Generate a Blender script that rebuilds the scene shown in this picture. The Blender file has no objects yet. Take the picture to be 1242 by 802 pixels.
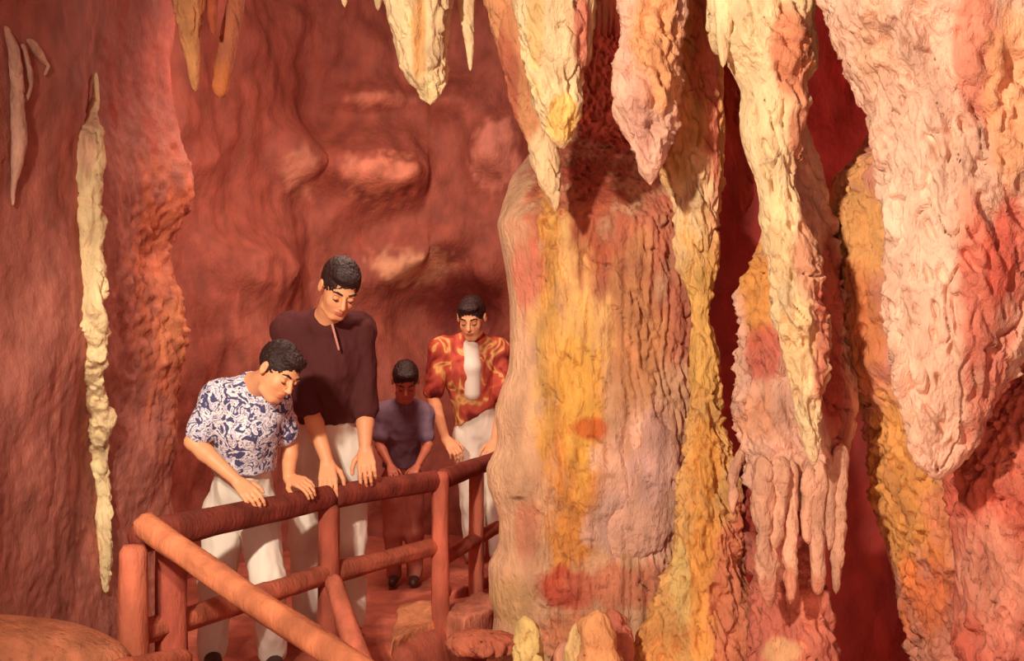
import bpy, math, random
import numpy as np
from mathutils import Vector

# ------------------------------------------------------------------ camera, world, lights
SC = bpy.context.scene
COL = SC.collection
FPX, CXP, HOR, CAMH = 1300.0, 621.0, 420.0, 1.30      # focal length (px of 1242), horizon row, eye height
cam_d = bpy.data.cameras.new('camera'); cam = bpy.data.objects.new('camera', cam_d); COL.objects.link(cam)
cam.location = (0, 0, CAMH); cam.rotation_euler = (math.radians(90), 0, 0)
cam_d.sensor_fit = 'HORIZONTAL'; cam_d.sensor_width = 36.0
cam_d.lens = 36.0 * FPX / 1242.0
cam_d.shift_y = (HOR - 401.0) / 1242.0
cam_d.clip_start = 0.05; cam_d.clip_end = 100
SC.camera = cam

w = bpy.data.worlds.new('cave_ambient'); SC.world = w; w.use_nodes = True
w.node_tree.nodes['Background'].inputs[0].default_value = (1.0, 0.60, 0.50, 1)
w.node_tree.nodes['Background'].inputs[1].default_value = 1.12

def lamp(name, kind, loc, target, power, color, size=0.2, spot=None, blend=0.5):
    d = bpy.data.lights.new(name, kind); o = bpy.data.objects.new(name, d); COL.objects.link(o)
    o.location = loc
    o.rotation_euler = (Vector(target) - Vector(loc)).to_track_quat('-Z', 'Y').to_euler()
    d.energy = power; d.color = color
    if kind == 'AREA': d.size = size
    else: d.shadow_soft_size = size
    if kind == 'SPOT':
        d.spot_size = math.radians(spot); d.spot_blend = blend
    return o
lamp('flood_lamp', 'SPOT', (-1.15, 0.35, 2.35), (0.42, 2.9, 1.3), 450, (1.0, 0.88, 0.70), 0.07, 95, 0.6)
lamp('people_lamp', 'SPOT', (-0.95, 1.0, 2.2), (-0.75, 4.4, 0.9), 230, (1.0, 0.88, 0.72), 0.06, 42, 0.6)
lamp('passage_lamp', 'AREA', (-0.6, 4.6, 3.0), (-0.6, 7.2, 1.7), 42, (1.0, 0.74, 0.60), 0.6)
lamp('path_fill', 'AREA', (-0.55, 5.3, 3.1), (-0.5, 5.2, 0.0), 22, (1.0, 0.66, 0.50), 0.5)  # added fill light, brightens the path floor and the child
lamp('amber_lamp', 'SPOT', (0.5, 1.0, 0.35), (0.9, 2.8, 1.0), 16, (1.0, 0.55, 0.22), 0.1, 110, 0.8)

SC.view_settings.view_transform = 'Standard'
SC.view_settings.look = 'None'
SC.view_settings.exposure = 0.0
SC.view_settings.gamma = 1.0
SC.view_settings.use_curve_mapping = False

lamp('cleft_fill', 'AREA', (0.55, 3.75, 0.0), (1.0, 4.1, 1.8), 5, (1.0, 0.42, 0.30), 0.5)  # added red fill light, lifts the dark gaps behind the formations
lamp('cleft_fill', 'AREA', (1.45, 3.2, 2.7), (1.2, 4.1, 1.0), 10, (1.0, 0.40, 0.30), 0.5)  # second added fill for the gaps, from above

# ------------------------------------------------------------------ helpers
def at(px, py, Y):
    return np.array([(px - CXP) * Y / FPX, Y, CAMH - (py - HOR) * Y / FPX])

def lin(c):
    c = np.asarray(c, float) / 255.0
    return np.where(c <= 0.04045, c / 12.92, ((c + 0.055) / 1.055) ** 2.4)

def _hash(ix, iy, iz, seed):
    h = (ix * 374761393 + iy * 668265263 + iz * 2147483647 + seed * 1274126177) & 0xffffffff
    h = ((h ^ (h >> 13)) * 1274126177) & 0xffffffff
    h = ((h ^ (h >> 16)) * 2246822519) & 0xffffffff
    return h ^ (h >> 15)
_G = np.array([[1,1,0],[-1,1,0],[1,-1,0],[-1,-1,0],[1,0,1],[-1,0,1],[1,0,-1],[-1,0,-1],
               [0,1,1],[0,-1,1],[0,1,-1],[0,-1,-1],[1,1,0],[-1,1,0],[0,-1,1],[0,-1,-1]], float)
def noise(p, seed=0):
    p = np.asarray(p, float); i = np.floor(p).astype(np.int64); f = p - i
    u = f * f * f * (f * (f * 6 - 15) + 10)
    out = 0
    for dx in (0, 1):
        for dy in (0, 1):
            for dz in (0, 1):
                g = _G[_hash(i[..., 0] + dx, i[..., 1] + dy, i[..., 2] + dz, seed) & 15]
                d = (g[..., 0] * (f[..., 0] - dx) + g[..., 1] * (f[..., 1] - dy) + g[..., 2] * (f[..., 2] - dz))
                wx = u[..., 0] if dx else 1 - u[..., 0]
                wy = u[..., 1] if dy else 1 - u[..., 1]
                wz = u[..., 2] if dz else 1 - u[..., 2]
                out = out + d * wx * wy * wz
    return out
def fbm(p, oct=3, seed=0):
    s = 0; a = 1.0
    for k in range(oct):
        s = s + a * noise(np.asarray(p) * (2.03 ** k), seed + k * 7); a *= 0.5
    return s
def ridge(p, seed=0):
    return 1 - 2.2 * np.abs(noise(p, seed))

def mesh_obj(name, V, F, mat, parent=None, colors=None, smooth=True):
    me = bpy.data.meshes.new(name)
    V = np.asarray(V, np.float32)
    F = [np.asarray(f, np.int32) for f in F if len(f)]
    me.vertices.add(len(V)); me.vertices.foreach_set('co', V.ravel())
    idx = np.concatenate([f.ravel() for f in F])
    tot = np.concatenate([np.full(len(f), f.shape[1], np.int32) for f in F])
    me.loops.add(len(idx)); me.loops.foreach_set('vertex_index', idx)
    me.polygons.add(len(tot))
    me.polygons.foreach_set('loop_start', np.concatenate([[0], np.cumsum(tot)[:-1]]).astype(np.int32))
    me.polygons.foreach_set('loop_total', tot)
    me.update(calc_edges=True); me.validate()
    me.polygons.foreach_set('use_smooth', np.full(len(me.polygons), smooth))
    if colors is not None:
        a = me.color_attributes.new('Col', 'FLOAT_COLOR', 'POINT')
        c = np.ones((len(V), 4), np.float32); c[:, :3] = colors
        a.data.foreach_set('color', c.ravel())
    if mat: me.materials.append(mat)
    o = bpy.data.objects.new(name, me); COL.objects.link(o)
    if parent: o.parent = parent
    return o
def tag(o, label=None, cat=None, group=None, kind=None):
    if label: o['label'] = label
    if cat: o['category'] = cat
    if group: o['group'] = group
    if kind: o['kind'] = kind
    return o
def empty(name, loc=(0, 0, 0)):
    o = bpy.data.objects.new(name, None); COL.objects.link(o); o.location = loc; o.empty_display_size = 0.1
    return o
def to_parent(o, root):
    # mesh is in world coordinates: keep it where it is under a root at root.location
    o.parent = root
    o.location = -Vector(root.location) if root.parent is None else (0, 0, 0)
    return o

# ------------------------------------------------------------------ materials
def mat_new(name):
    m = bpy.data.materials.new(name); m.use_nodes = True
    return m, m.node_tree, m.node_tree.nodes['Principled BSDF']
def rock_mat(name, rough=0.72, bump=0.5, scale=60, var=0.35, spec=0.35, base=None, zs=0.5):
    m, nt, b = mat_new(name); N = nt.nodes; L = nt.links
    tc = N.new('ShaderNodeTexCoord'); mp = N.new('ShaderNodeMapping'); mp.inputs['Scale'].default_value = (1, 1, zs)
    L.new(tc.outputs['Object'], mp.inputs['Vector'])
    n1 = N.new('ShaderNodeTexNoise'); n1.inputs['Scale'].default_value = scale; n1.inputs['Detail'].default_value = 6
    n2 = N.new('ShaderNodeTexNoise'); n2.inputs['Scale'].default_value = scale * 0.22; n2.inputs['Detail'].default_value = 4
    for n in (n1, n2): L.new(mp.outputs['Vector'], n.inputs['Vector'])
    mr = N.new('ShaderNodeMapRange'); mr.inputs['From Min'].default_value = 0.3; mr.inputs['From Max'].default_value = 0.7
    mr.inputs['To Min'].default_value = 1 - var; mr.inputs['To Max'].default_value = 1 + var * 0.6
    L.new(n2.outputs['Fac'], mr.inputs['Value'])
    vm = N.new('ShaderNodeVectorMath'); vm.operation = 'SCALE'
    if base is None:
        a = N.new('ShaderNodeAttribute'); a.attribute_name = 'Col'; L.new(a.outputs['Color'], vm.inputs[0])
    else:
        vm.inputs[0].default_value = tuple(lin(base))
    L.new(mr.outputs['Result'], vm.inputs['Scale'])
    L.new(vm.outputs['Vector'], b.inputs['Base Color'])
    n1.inputs['Roughness'].default_value = 0.62
    bp = N.new('ShaderNodeBump'); bp.inputs['Strength'].default_value = bump; bp.inputs['Distance'].default_value = 0.018
    L.new(n1.outputs['Fac'], bp.inputs['Height']); L.new(bp.outputs['Normal'], b.inputs['Normal'])
    b.inputs['Roughness'].default_value = rough; b.inputs['Specular IOR Level'].default_value = spec
    return m
def plain_mat(name, col, rough=0.6, spec=0.3, bump=0.0, scale=200, sss=0.0, var=0.0, vscale=8):
    m, nt, b = mat_new(name); N = nt.nodes; L = nt.links
    b.inputs['Base Color'].default_value = (*lin(col), 1)
    b.inputs['Roughness'].default_value = rough; b.inputs['Specular IOR Level'].default_value = spec
    tc = N.new('ShaderNodeTexCoord')
    if bump:
        n = N.new('ShaderNodeTexNoise'); n.inputs['Scale'].default_value = scale; n.inputs['Detail'].default_value = 4
        L.new(tc.outputs['Object'], n.inputs['Vector'])
        bp = N.new('ShaderNodeBump'); bp.inputs['Strength'].default_value = bump; bp.inputs['Distance'].default_value = 0.004
        L.new(n.outputs['Fac'], bp.inputs['Height']); L.new(bp.outputs['Normal'], b.inputs['Normal'])
    if var:
        n = N.new('ShaderNodeTexNoise'); n.inputs['Scale'].default_value = vscale; n.inputs['Detail'].default_value = 3
        L.new(tc.outputs['Object'], n.inputs['Vector'])
        r = N.new('ShaderNodeValToRGB'); c = lin(col)
        r.color_ramp.elements[0].position = 0.3; r.color_ramp.elements[0].color = (*(c * (1 - var)), 1)
        r.color_ramp.elements[1].position = 0.7; r.color_ramp.elements[1].color = (*np.minimum(c * (1 + var), 1), 1)
        L.new(n.outputs['Fac'], r.inputs['Fac']); L.new(r.outputs['Color'], b.inputs['Base Color'])
    if sss:
        b.inputs['Subsurface Weight'].default_value = sss; b.inputs['Subsurface Radius'].default_value = (0.01, 0.004, 0.002)
    return m
def pattern_mat(name, stops, scale, distort=1.5, rough=0.8):
    m, nt, b = mat_new(name); N = nt.nodes; L = nt.links
    tc = N.new('ShaderNodeTexCoord')
    n = N.new('ShaderNodeTexNoise'); n.inputs['Scale'].default_value = scale; n.inputs['Detail'].default_value = 2
    n.inputs['Distortion'].default_value = distort
    L.new(tc.outputs['Object'], n.inputs['Vector'])
    r = N.new('ShaderNodeValToRGB'); r.color_ramp.interpolation = 'LINEAR'
    e = r.color_ramp.elements
    e[0].position = stops[0][0]; e[0].color = (*lin(stops[0][1]), 1)
    e[1].position = stops[-1][0]; e[1].color = (*lin(stops[-1][1]), 1)
    for p, c in stops[1:-1]:
        x = e.new(p); x.color = (*lin(c), 1)
    L.new(n.outputs['Fac'], r.inputs['Fac']); L.new(r.outputs['Color'], b.inputs['Base Color'])
    b.inputs['Roughness'].default_value = rough; b.inputs['Specular IOR Level'].default_value = 0.2
    return m
ROCK = rock_mat('calcite_rock', 0.8, 0.8, 75, 0.2, 0.25)
WALLM = rock_mat('cave_wall_rock', 0.7, 0.5, 40, 0.22, zs=0.6)
FLOORM = rock_mat('path_earth', 0.85, 0.5, 50, 0.3, base=(176, 92, 72), zs=1)
WOOD = rock_mat('stained_log', 0.75, 0.5, 60, 0.3, 0.2, zs=0.3)
SKIN = rock_mat('skin', 0.5, 0.015, 120, 0.06, 0.35, zs=1)
HAIR = plain_mat('dark_hair', (46, 26, 24), 0.45, 0.4, 0.9, 260)
WHITE = plain_mat('white_cotton', (236, 222, 206), 0.85, 0.15, 0.15, 150)
DARKSHIRT = plain_mat('dark_maroon_cotton', (84, 40, 40), 0.85, 0.2, 0.2, 200)
SWIRL = pattern_mat('blue_white_swirl_print', [(0.40, (80, 76, 112)), (0.455, (100, 96, 134)), (0.49, (240, 232, 234)), (0.56, (236, 228, 234)), (0.595, (96, 92, 132)), (0.64, (225, 215, 228))], 26, 1.9)
ALOHA = pattern_mat('red_yellow_print', [(0.34, (120, 40, 34)), (0.46, (186, 78, 62)), (0.54, (196, 90, 66)), (0.59, (232, 180, 110)), (0.66, (180, 72, 54))], 7, 0.8)
BLUES = plain_mat('dull_blue_cotton', (120, 96, 112), 0.85, 0.2, 0.2, 200)
BROWNP = plain_mat('brown_trouser_cloth', (176, 104, 88), 0.85, 0.2, 0.2, 200)
SHOE = plain_mat('brown_leather', (70, 38, 30), 0.5, 0.4)
DARK = plain_mat('dark_leather', (40, 22, 20), 0.5, 0.4)

# ------------------------------------------------------------------ rock surfaces
CREAM, PINK, ROSE, RED = (240, 206, 158), (234, 180, 154), (206, 120, 100), (182, 70, 56)
OCHRE, AMBER, RUST, LILAC = (232, 170, 104), (246, 192, 124), (190, 98, 68), (238, 184, 158)
DKRED = (128, 44, 38)
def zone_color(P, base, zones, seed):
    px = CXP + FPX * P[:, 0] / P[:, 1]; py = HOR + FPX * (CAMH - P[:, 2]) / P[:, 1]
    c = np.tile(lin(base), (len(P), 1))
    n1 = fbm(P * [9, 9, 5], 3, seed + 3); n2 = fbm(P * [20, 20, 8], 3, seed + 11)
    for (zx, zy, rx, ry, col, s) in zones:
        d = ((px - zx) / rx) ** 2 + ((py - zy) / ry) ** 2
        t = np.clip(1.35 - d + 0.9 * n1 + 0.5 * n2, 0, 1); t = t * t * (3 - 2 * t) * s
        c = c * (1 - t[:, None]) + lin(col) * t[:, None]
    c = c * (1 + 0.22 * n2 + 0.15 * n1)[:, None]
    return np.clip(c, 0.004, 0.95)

def loft(name, rows, Y, base, zones=(), dr=0.9, maxd=0.35, a1=0.02, a2=0.012, a3=0.004, seed=1,
         up=None, res=0.0055, f1=(7, 7, 3.5), f2=(26, 26, 10), mat=None, parent=None, pits=0.0, down=None, flute=0.0, fl_f=30, smooth_zone=None, crev=0.018, rnd=0.15, follow=None):
    """closed body lofted through the rows (py, pxl, pxr[, dY]) standing at depth Y"""
    rows = sorted([tuple(r) + (0.0,) * (4 - len(r)) for r in rows])
    ys = np.array([r[0] for r in rows], float)
    zs_of = lambda py: CAMH - (py - HOR) * Y / FPX
    ztop, zbot = zs_of(ys[0]), zs_of(ys[-1])
    z = list(np.arange(zbot, ztop, res)) + [ztop]
    if up is not None and up > ztop: z += list(np.linspace(ztop, up, 14)[1:])
    if down is not None and down < zbot: z = list(np.linspace(down, zbot, 10)[:-1]) + z
    z = np.array(z); py = HOR + (CAMH - z) * FPX / Y
    xl = np.interp(py, ys, [r[1] for r in rows]); xr = np.interp(py, ys, [r[2] for r in rows]); dY = np.interp(py, ys, [r[3] for r in rows])
    # soften the polyline a little
    k = np.ones(5) / 5
    if len(z) > 30:
        for arr in (xl, xr, dY):
            arr[2:-2] = np.convolve(arr, k, 'valid')
    if follow is not None: dY = dY + follow(py) - Y
    YX = Y + dY if follow is not None else Y
    cx = ((xl + xr) / 2 - CXP) * YX / FPX; hw = np.maximum((xr - xl) / 2 * Y / FPX, 0.0015)
    for ends, ext in ((z - z[0], down), (z[-1] - z, up)):
        if ext is None:
            h_ = np.minimum(rnd * hw[len(z) // 2] * 1.6 + 0.004, 0.12); q_ = np.clip(ends / h_, 0, 1); hw = hw * np.clip(np.sqrt(1 - (1 - q_) ** 2), 0.08, 1)
    dd = np.minimum(hw * dr, maxd)
    n = int(np.clip((hw.max() * 2 + dd.max() * 2) * 1.5 / res, 16, 420))
    th = np.linspace(0, 2 * np.pi, n, endpoint=False)
    # more samples to the front (sin>0)
    th = th - 0.35 * np.sin(th - np.pi / 2) * 0 
    ct, st = np.cos(th), np.sin(th)
    sx = np.sign(ct) * np.abs(ct) ** 0.85; sy = np.sign(st) * np.abs(st) ** 0.85
    X = cx[:, None] + hw[:, None] * sx; Yv = Y + dY[:, None] - dd[:, None] * sy
    Z = np.repeat(z[:, None], n, 1)
    P = np.stack([X, Yv, Z], -1).reshape(-1, 3)
    nx = np.tile(ct, (len(z), 1)) * (dd / np.maximum(hw, 1e-4))[:, None].clip(0.3, 3); ny = -np.tile(st, (len(z), 1))
    nn = np.sqrt(nx ** 2 + ny ** 2); NX = (nx / nn).ravel(); NY = (ny / nn).ravel()
    amp = np.repeat(np.clip(hw / 0.045, 0.12, 1.0), n)
    Q = P + 0.012 * np.stack([noise(P * 14, seed + 91), noise(P * 14, seed + 92), noise(P * 14, seed + 93)], -1)
    Q[:, 0] += 0.25 * Q[:, 2]
    f2 = np.array(f2) * 1.25
    mask = np.clip(0.75 + 1.1 * fbm(P * [5, 5, 3], 2, seed + 61), 0.25, 1.5)
    d = 0.75 * a1 * fbm(P * f1, 2, seed) + mask * (a2 * 0.6 * (ridge(Q * f2 * 0.8, seed + 20) - 0.35) + a2 * 0.8 * fbm(Q * f2 * 1.35, 3, seed + 31)) \
        - mask * a3 * 1.0 * np.abs(noise(Q * [60, 60, 30], seed + 44)) + mask * a3 * 0.9 * fbm(P * [80, 80, 55], 2, seed + 40)
    cr = np.clip(1 - np.abs(noise(Q * [18, 18, 6.5], seed + 83)) / 0.06, 0, 1) * np.clip(noise(P * [9, 9, 6], seed + 85) * 4 + 0.5, 0, 1)
    d = d - crev * cr
    if flute:
        d = d + flute * (ridge(P * [fl_f, fl_f, 2.5] + fbm(P * [6, 6, 6], 1, seed + 9)[:, None] * 0.6, seed + 55) - 0.4)
    if pits:
        q = noise(Q * [44, 44, 19], seed + 70); d = d - pits * np.clip(q - 0.22, 0, 0.2) * 6
    if smooth_zone is not None:
        zx, rx = smooth_zone; ppx = CXP + FPX * P[:, 0] / P[:, 1]
        t = np.clip((ppx - zx) / rx, 0, 1); d = d * (0.12 + 0.88 * t)
    d = d * amp
    P[:, 0] += NX * d; P[:, 1] += NY * d
    P[:, 2] += 0.5 * d * noise(P * 20, seed + 5)
    m = len(z)
    i = np.arange(m - 1)[:, None] * n; j = np.arange(n)[None]; j2 = (j + 1) % n
    quads = np.stack([i + j, i + j2, i + n + j2, i + n + j], -1).reshape(-1, 4)
    b = len(P); caps = P.reshape(m, n, 3)
    P = np.vstack([P, caps[0].mean(0) - [0, 0, 0.002], caps[-1].mean(0) + [0, 0, 0.002]])
    j = np.arange(n); j2 = (j + 1) % n
    tris = np.vstack([np.stack([np.full(n, b), j2, j], -1), np.stack([np.full(n, b + 1), (m - 1) * n + j, (m - 1) * n + j2], -1)])
    C = zone_color(P, base, zones, seed)
    return mesh_obj(name, P, [quads, tris], mat or ROCK, parent, C)

def wall(name, plan, z0, z1, base, zones=(), res=0.02, seed=1, a1=0.12, a2=0.03, a3=0.008, bulges=(), f1=(1.6, 1.6, 1.3), flip=False, zres=None, f2=(6, 6, 4), rough=None):
    """curtain of rock standing on a plan polyline"""
    plan = np.array(plan, float); seg = np.r_[0, np.cumsum(np.linalg.norm(np.diff(plan, axis=0), axis=1))]
    t = np.arange(0, seg[-1], res); X = np.interp(t, seg, plan[:, 0]); Yp = np.interp(t, seg, plan[:, 1])
    w_ = max(3, int(0.25 / res)) | 1; k = np.hanning(w_ + 2)[1:-1]; k /= k.sum(); h = w_ // 2
    for _ in range(1):
        X = np.convolve(np.pad(X, h, 'edge'), k, 'valid'); Yp = np.convolve(np.pad(Yp, h, 'edge'), k, 'valid')
    tx, ty = np.gradient(X), np.gradient(Yp); l = np.hypot(tx, ty) + 1e-9; nx, ny = ty / l, -tx / l
    if flip: nx, ny = -nx, -ny
    z = np.arange(z0, z1, zres or res); n = len(t); m = len(z)
    P = np.stack([np.tile(X, (m, 1)), np.tile(Yp, (m, 1)), np.repeat(z[:, None], n, 1)], -1).reshape(-1, 3)
    NX = np.tile(nx, m); NY = np.tile(ny, m)
    d = a1 * fbm(P * f1, 3, seed) + a2 * ridge(P * f2, seed + 4) + a2 * fbm(P * np.array(f2) * 2.2, 2, seed + 5) + a3 * fbm(P * 40, 2, seed + 6)
    rz = np.clip(noise(P * [45, 45, 30], seed + 8) - 0.05, 0, 1) + 0.5 * fbm(P * [30, 30, 20], 2, seed + 9)
    px = CXP + FPX * P[:, 0] / np.maximum(P[:, 1], 0.3); py = HOR + FPX * (CAMH - P[:, 2]) / np.maximum(P[:, 1], 0.3)
    wob = 0.25 * fbm(P * 2.5, 2, seed + 77)
    if rough is not None: d = d + rough[4] * rz * np.exp(-((px - rough[0]) / rough[2]) ** 2 - ((py - rough[1]) / rough[3]) ** 2)
    for (bx, by, rx, ryu, ryd, hgt, rot) in bulges:
        c_, s_ = math.cos(math.radians(rot)), math.sin(math.radians(rot))
        u = (px - bx) * c_ + (py - by) * s_; v = -(px - bx) * s_ + (py - by) * c_
        vv = np.where(v < 0, v / ryu, v / ryd)
        q = (u / rx) ** 2 + vv ** 2 + wob
        d = d + hgt * np.exp(-np.clip(q, 0, 30))
    P[:, 0] += NX * d; P[:, 1] += NY * d
    i = np.arange(m - 1)[:, None] * n; j = np.arange(n - 1)[None]
    q = np.stack([i + j, i + j + 1, i + n + j + 1, i + n + j], -1).reshape(-1, 4)
    if flip: q = q[:, ::-1]
    C = zone_color(np.c_[P[:, 0], np.maximum(P[:, 1], 0.3), P[:, 2]], base, zones, seed)
    o = mesh_obj(name, P, [q], WALLM, None, C)
    o['kind'] = 'structure'
    if name == 'wall_left': WALLV.append((P.copy(), CXP + FPX * P[:, 0] / np.maximum(P[:, 1], 0.3), HOR + FPX * (CAMH - P[:, 2]) / np.maximum(P[:, 1], 0.3)))
    return o
WALLV = []
def wall_depth(rows, off=0.0):
    P, px, py = WALLV[0]; ys = np.array([q[0] for q in rows], float); xs = [(q[1] + q[2]) / 2 for q in rows]; D = []
    for x, y in zip(xs, ys):
        m = (np.abs(px - x) < 10) & (np.abs(py - y) < 10) & (P[:, 1] > 1.5); D.append(np.percentile(P[m, 1], 15) if m.any() else 3.9)
    return lambda q: np.interp(q, ys, D) + off

def sheet(name, xs, ys, zf, base, seed, zones=(), mat=None):
    X, Yg = np.meshgrid(xs, ys); P = np.stack([X, Yg, np.zeros_like(X)], -1).reshape(-1, 3)
    P[:, 2] = zf(P)
    n = len(xs); m = len(ys); i = np.arange(m - 1)[:, None] * n; j = np.arange(n - 1)[None]
    q = np.stack([i + j, i + j + 1, i + n + j + 1, i + n + j], -1).reshape(-1, 4)
    c = np.clip(lin(base) * (1 + 0.3 * fbm(P * 4, 3, seed))[:, None], 0, 1)
    o = mesh_obj(name, P, [q], mat or WALLM, None, c); o['kind'] = 'structure'
    return o

WRED = (176, 106, 90)
left_zones = [(60, 400, 110, 500, (178, 108, 92), 0.8), (205, 350, 45, 170, (196, 108, 74), 0.8), (215, 390, 24, 50, (216, 136, 92), 0.7), (200, 80, 70, 100, (150, 66, 52), 0.8)]
wall('wall_left', [(-1.55, -0.6), (-1.72, 1.5), (-1.70, 3.3), (-1.60, 3.9), (-1.56, 4.3), (-1.47, 4.72), (-1.62, 4.95), (-1.98, 5.25), (-2.15, 5.4)], -0.95, 4.0, WRED,
     left_zones, 0.014, 3, 0.05, 0.005, 0.006,
     bulges=[(232, 220, 26, 70, 60, 0.07, 0), (228, 440, 40, 60, 110, 0.06, 0), (200, 305, 26, 40, 40, -0.08, 0), (60, 300, 50, 400, 400, 0.05, 0)], f2=(9, 9, 5), rough=(205, 360, 60, 200, 0.035))
back_zones = [(500, 322, 50, 24, (228, 168, 130), 0.8), (462, 215, 48, 30, (220, 140, 112), 0.8), (365, 205, 24, 30, (216, 150, 122), 0.7),  # light on the bulges painted in paler, the dark hollow painted in darker
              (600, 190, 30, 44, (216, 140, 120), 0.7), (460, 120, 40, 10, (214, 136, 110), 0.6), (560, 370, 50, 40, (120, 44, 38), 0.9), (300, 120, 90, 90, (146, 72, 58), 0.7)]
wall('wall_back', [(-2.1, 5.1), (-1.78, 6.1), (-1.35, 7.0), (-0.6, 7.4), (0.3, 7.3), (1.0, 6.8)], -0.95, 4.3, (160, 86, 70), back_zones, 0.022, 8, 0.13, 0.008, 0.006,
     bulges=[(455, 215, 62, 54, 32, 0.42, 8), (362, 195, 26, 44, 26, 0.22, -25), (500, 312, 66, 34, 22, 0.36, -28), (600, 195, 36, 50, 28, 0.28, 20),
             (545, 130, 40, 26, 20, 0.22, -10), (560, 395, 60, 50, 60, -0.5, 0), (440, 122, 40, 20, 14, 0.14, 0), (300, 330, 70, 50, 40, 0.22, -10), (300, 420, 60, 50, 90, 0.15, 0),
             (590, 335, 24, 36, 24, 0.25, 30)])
wall('wall_right', [(0.55, 7.6), (0.42, 6.0), (0.22, 4.9), (0.42, 4.35), (1.2, 4.15), (2.0, 3.7), (2.5, 2.8), (2.5, -0.4)], -0.95, 4.0, (150, 50, 42), (), 0.03, 14, 0.10, 0.02, 0.006)
sheet('ceiling', np.linspace(-2.3, 2.8, 150), np.linspace(-0.7, 7.7, 220), lambda P: 2.72 + 0.17 * P[:, 1] + 0.14 * fbm(P * [1.5, 1.5, 1], 3, 5) + 0.03 * ridge(P * [6, 6, 1], 6), (150, 66, 52), 9)

# rail plan, in world units (x, y)
RC = np.array([(-1.225, 3.50), (-0.755, 4.44), (-0.332, 5.02), (-0.075, 5.95)])
def edge_y(x):
    return np.interp(x, [-1.9, -1.225, -0.755, -0.332, -0.09, 0.1], [2.9, 3.36, 4.30, 4.86, 5.5, 6.0])
def floor_z(P):
    e = P[:, 1] - edge_y(P[:, 0]) + 0.05 * fbm(P * [5, 5, 1], 2, 3)
    t = np.clip(e / 0.16, -4, 1); top = 0.018 * fbm(P * [4, 4, 1], 3, 7)
    return np.where(t > 0, top * t - 0.05 * (1 - np.minimum(t * 2, 1)), np.maximum(-0.92 + top * 3, -0.05 + t * 0.9))
sheet('floor', np.arange(-2.3, 2.8, 0.02), np.arange(-0.6, 7.6, 0.02), floor_z, (186, 100, 78), 12)

# ------------------------------------------------------------------ formations
def thing_loft(name, label, cat, *a, group=None, **k):
    o = loft(name, *a, **k); return tag(o, label, cat, group)

# hanging stalactites, left to right
thing_loft('stalactite', 'narrow pointed orange stalactite, leftmost at the top, above the left wall', 'stalactite',
    [(-20, 204, 252), (0, 210, 249), (40, 219, 243), (80, 228, 242), (104, 232, 241), (111, 235, 239)], 4.1, (232, 166, 112), [(232, 60, 10, 40, (236, 170, 110), 0.7)], up=3.5, seed=101, a1=0.012, a2=0.008, a3=0.002)
thing_loft('stalactite', 'tiny stubby stalactite hanging between the two leftmost long ones', 'stalactite',
    [(-20, 248, 266), (0, 250, 264), (25, 252, 263), (43, 256, 261)], 4.15, (200, 108, 76), up=3.5, seed=102, a1=0.008, a2=0.005, a3=0.002)
thing_loft('stalactite', 'blunt orange stalactite leaning left, second long one from the left', 'stalactite',
    [(-20, 280, 300), (0, 277, 297), (50, 266, 289), (80, 260, 283), (105, 257, 278), (119, 262, 272)], 4.3, (216, 136, 100), [(266, 100, 18, 25, (226, 140, 84), 0.9)], up=3.6, seed=103, a1=0.010, a2=0.007, a3=0.002)
for (l, r, tip, lab, s) in ((411, 425, 9, 'small stalactite tip at the top edge above the tall man', 1), (451, 466, 13, 'small stalactite tip just left of the big cream one above the passage', 2)):
    thing_loft('stalactite', lab, 'stalactite', [(-40, l - 4, r + 4), (-10, l, r), (tip - 4, l + 4, r - 4), (tip, l + 6, r - 6)], 3.6, CREAM, up=3.4, seed=110 + s, a1=0.008, a2=0.005, a3=0.002)
thing_loft('stalactite', 'broad ribbed cream stalactite hanging over the passage, blunt tip', 'stalactite',
    [(-20, 462, 548), (0, 470, 546), (40, 478, 541), (80, 486, 540), (100, 500, 539), (112, 509, 536), (121, 514, 532), (127, 518, 526)], 3.3, CREAM,
    [(508, 40, 8, 90, (214, 150, 80), 0.7), (520, 110, 18, 18, (244, 214, 160), 0.8)], up=3.3, seed=104, a1=0.018, a2=0.010, a3=0.003, flute=0.012, fl_f=28)
thing_loft('stalactite', 'thin pale stalactite right of the broad ribbed one', 'stalactite',
    [(-20, 553, 580), (0, 555, 577), (30, 559, 576), (60, 565, 575), (86, 569, 572)], 3.4, CREAM, up=3.35, seed=105, a1=0.008, a2=0.006, a3=0.002)
thing_loft('stalactite', 'long pinkish stalactite slanting behind the yellow one, its tip over the flowstone column', 'stalactite',
    [(-20, 585, 660), (52, 601, 664), (100, 613, 668), (140, 626, 672), (165, 636, 678), (200, 646, 680), (225, 656, 681), (242, 667, 680), (257, 671, 677)], 3.05, (218, 150, 104),
    [(660, 205, 30, 50, CREAM, 0.9), (615, 90, 18, 70, (170, 84, 66), 0.8)], up=3.2, seed=106, a1=0.016, a2=0.010, a3=0.003)
thing_loft('stalactite', 'large yellow-cream stalactite with a smooth rounded tip, left of the dark cleft', 'stalactite',
    [(-20, 617, 722), (0, 622, 720), (30, 627, 717), (70, 634, 715), (90, 640, 707), (133, 646, 706), (152, 655, 699), (168, 668, 692), (177, 674, 689), (182, 679, 686)], 2.85, CREAM,
    [(704, 40, 12, 60, (206, 116, 96), 0.9), (684, 150, 22, 34, (240, 190, 96), 0.8), (650, 40, 12, 80, (226, 180, 110), 0.7)], up=3.15, seed=107, a1=0.02, a2=0.012, a3=0.004, pits=0.008)
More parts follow.
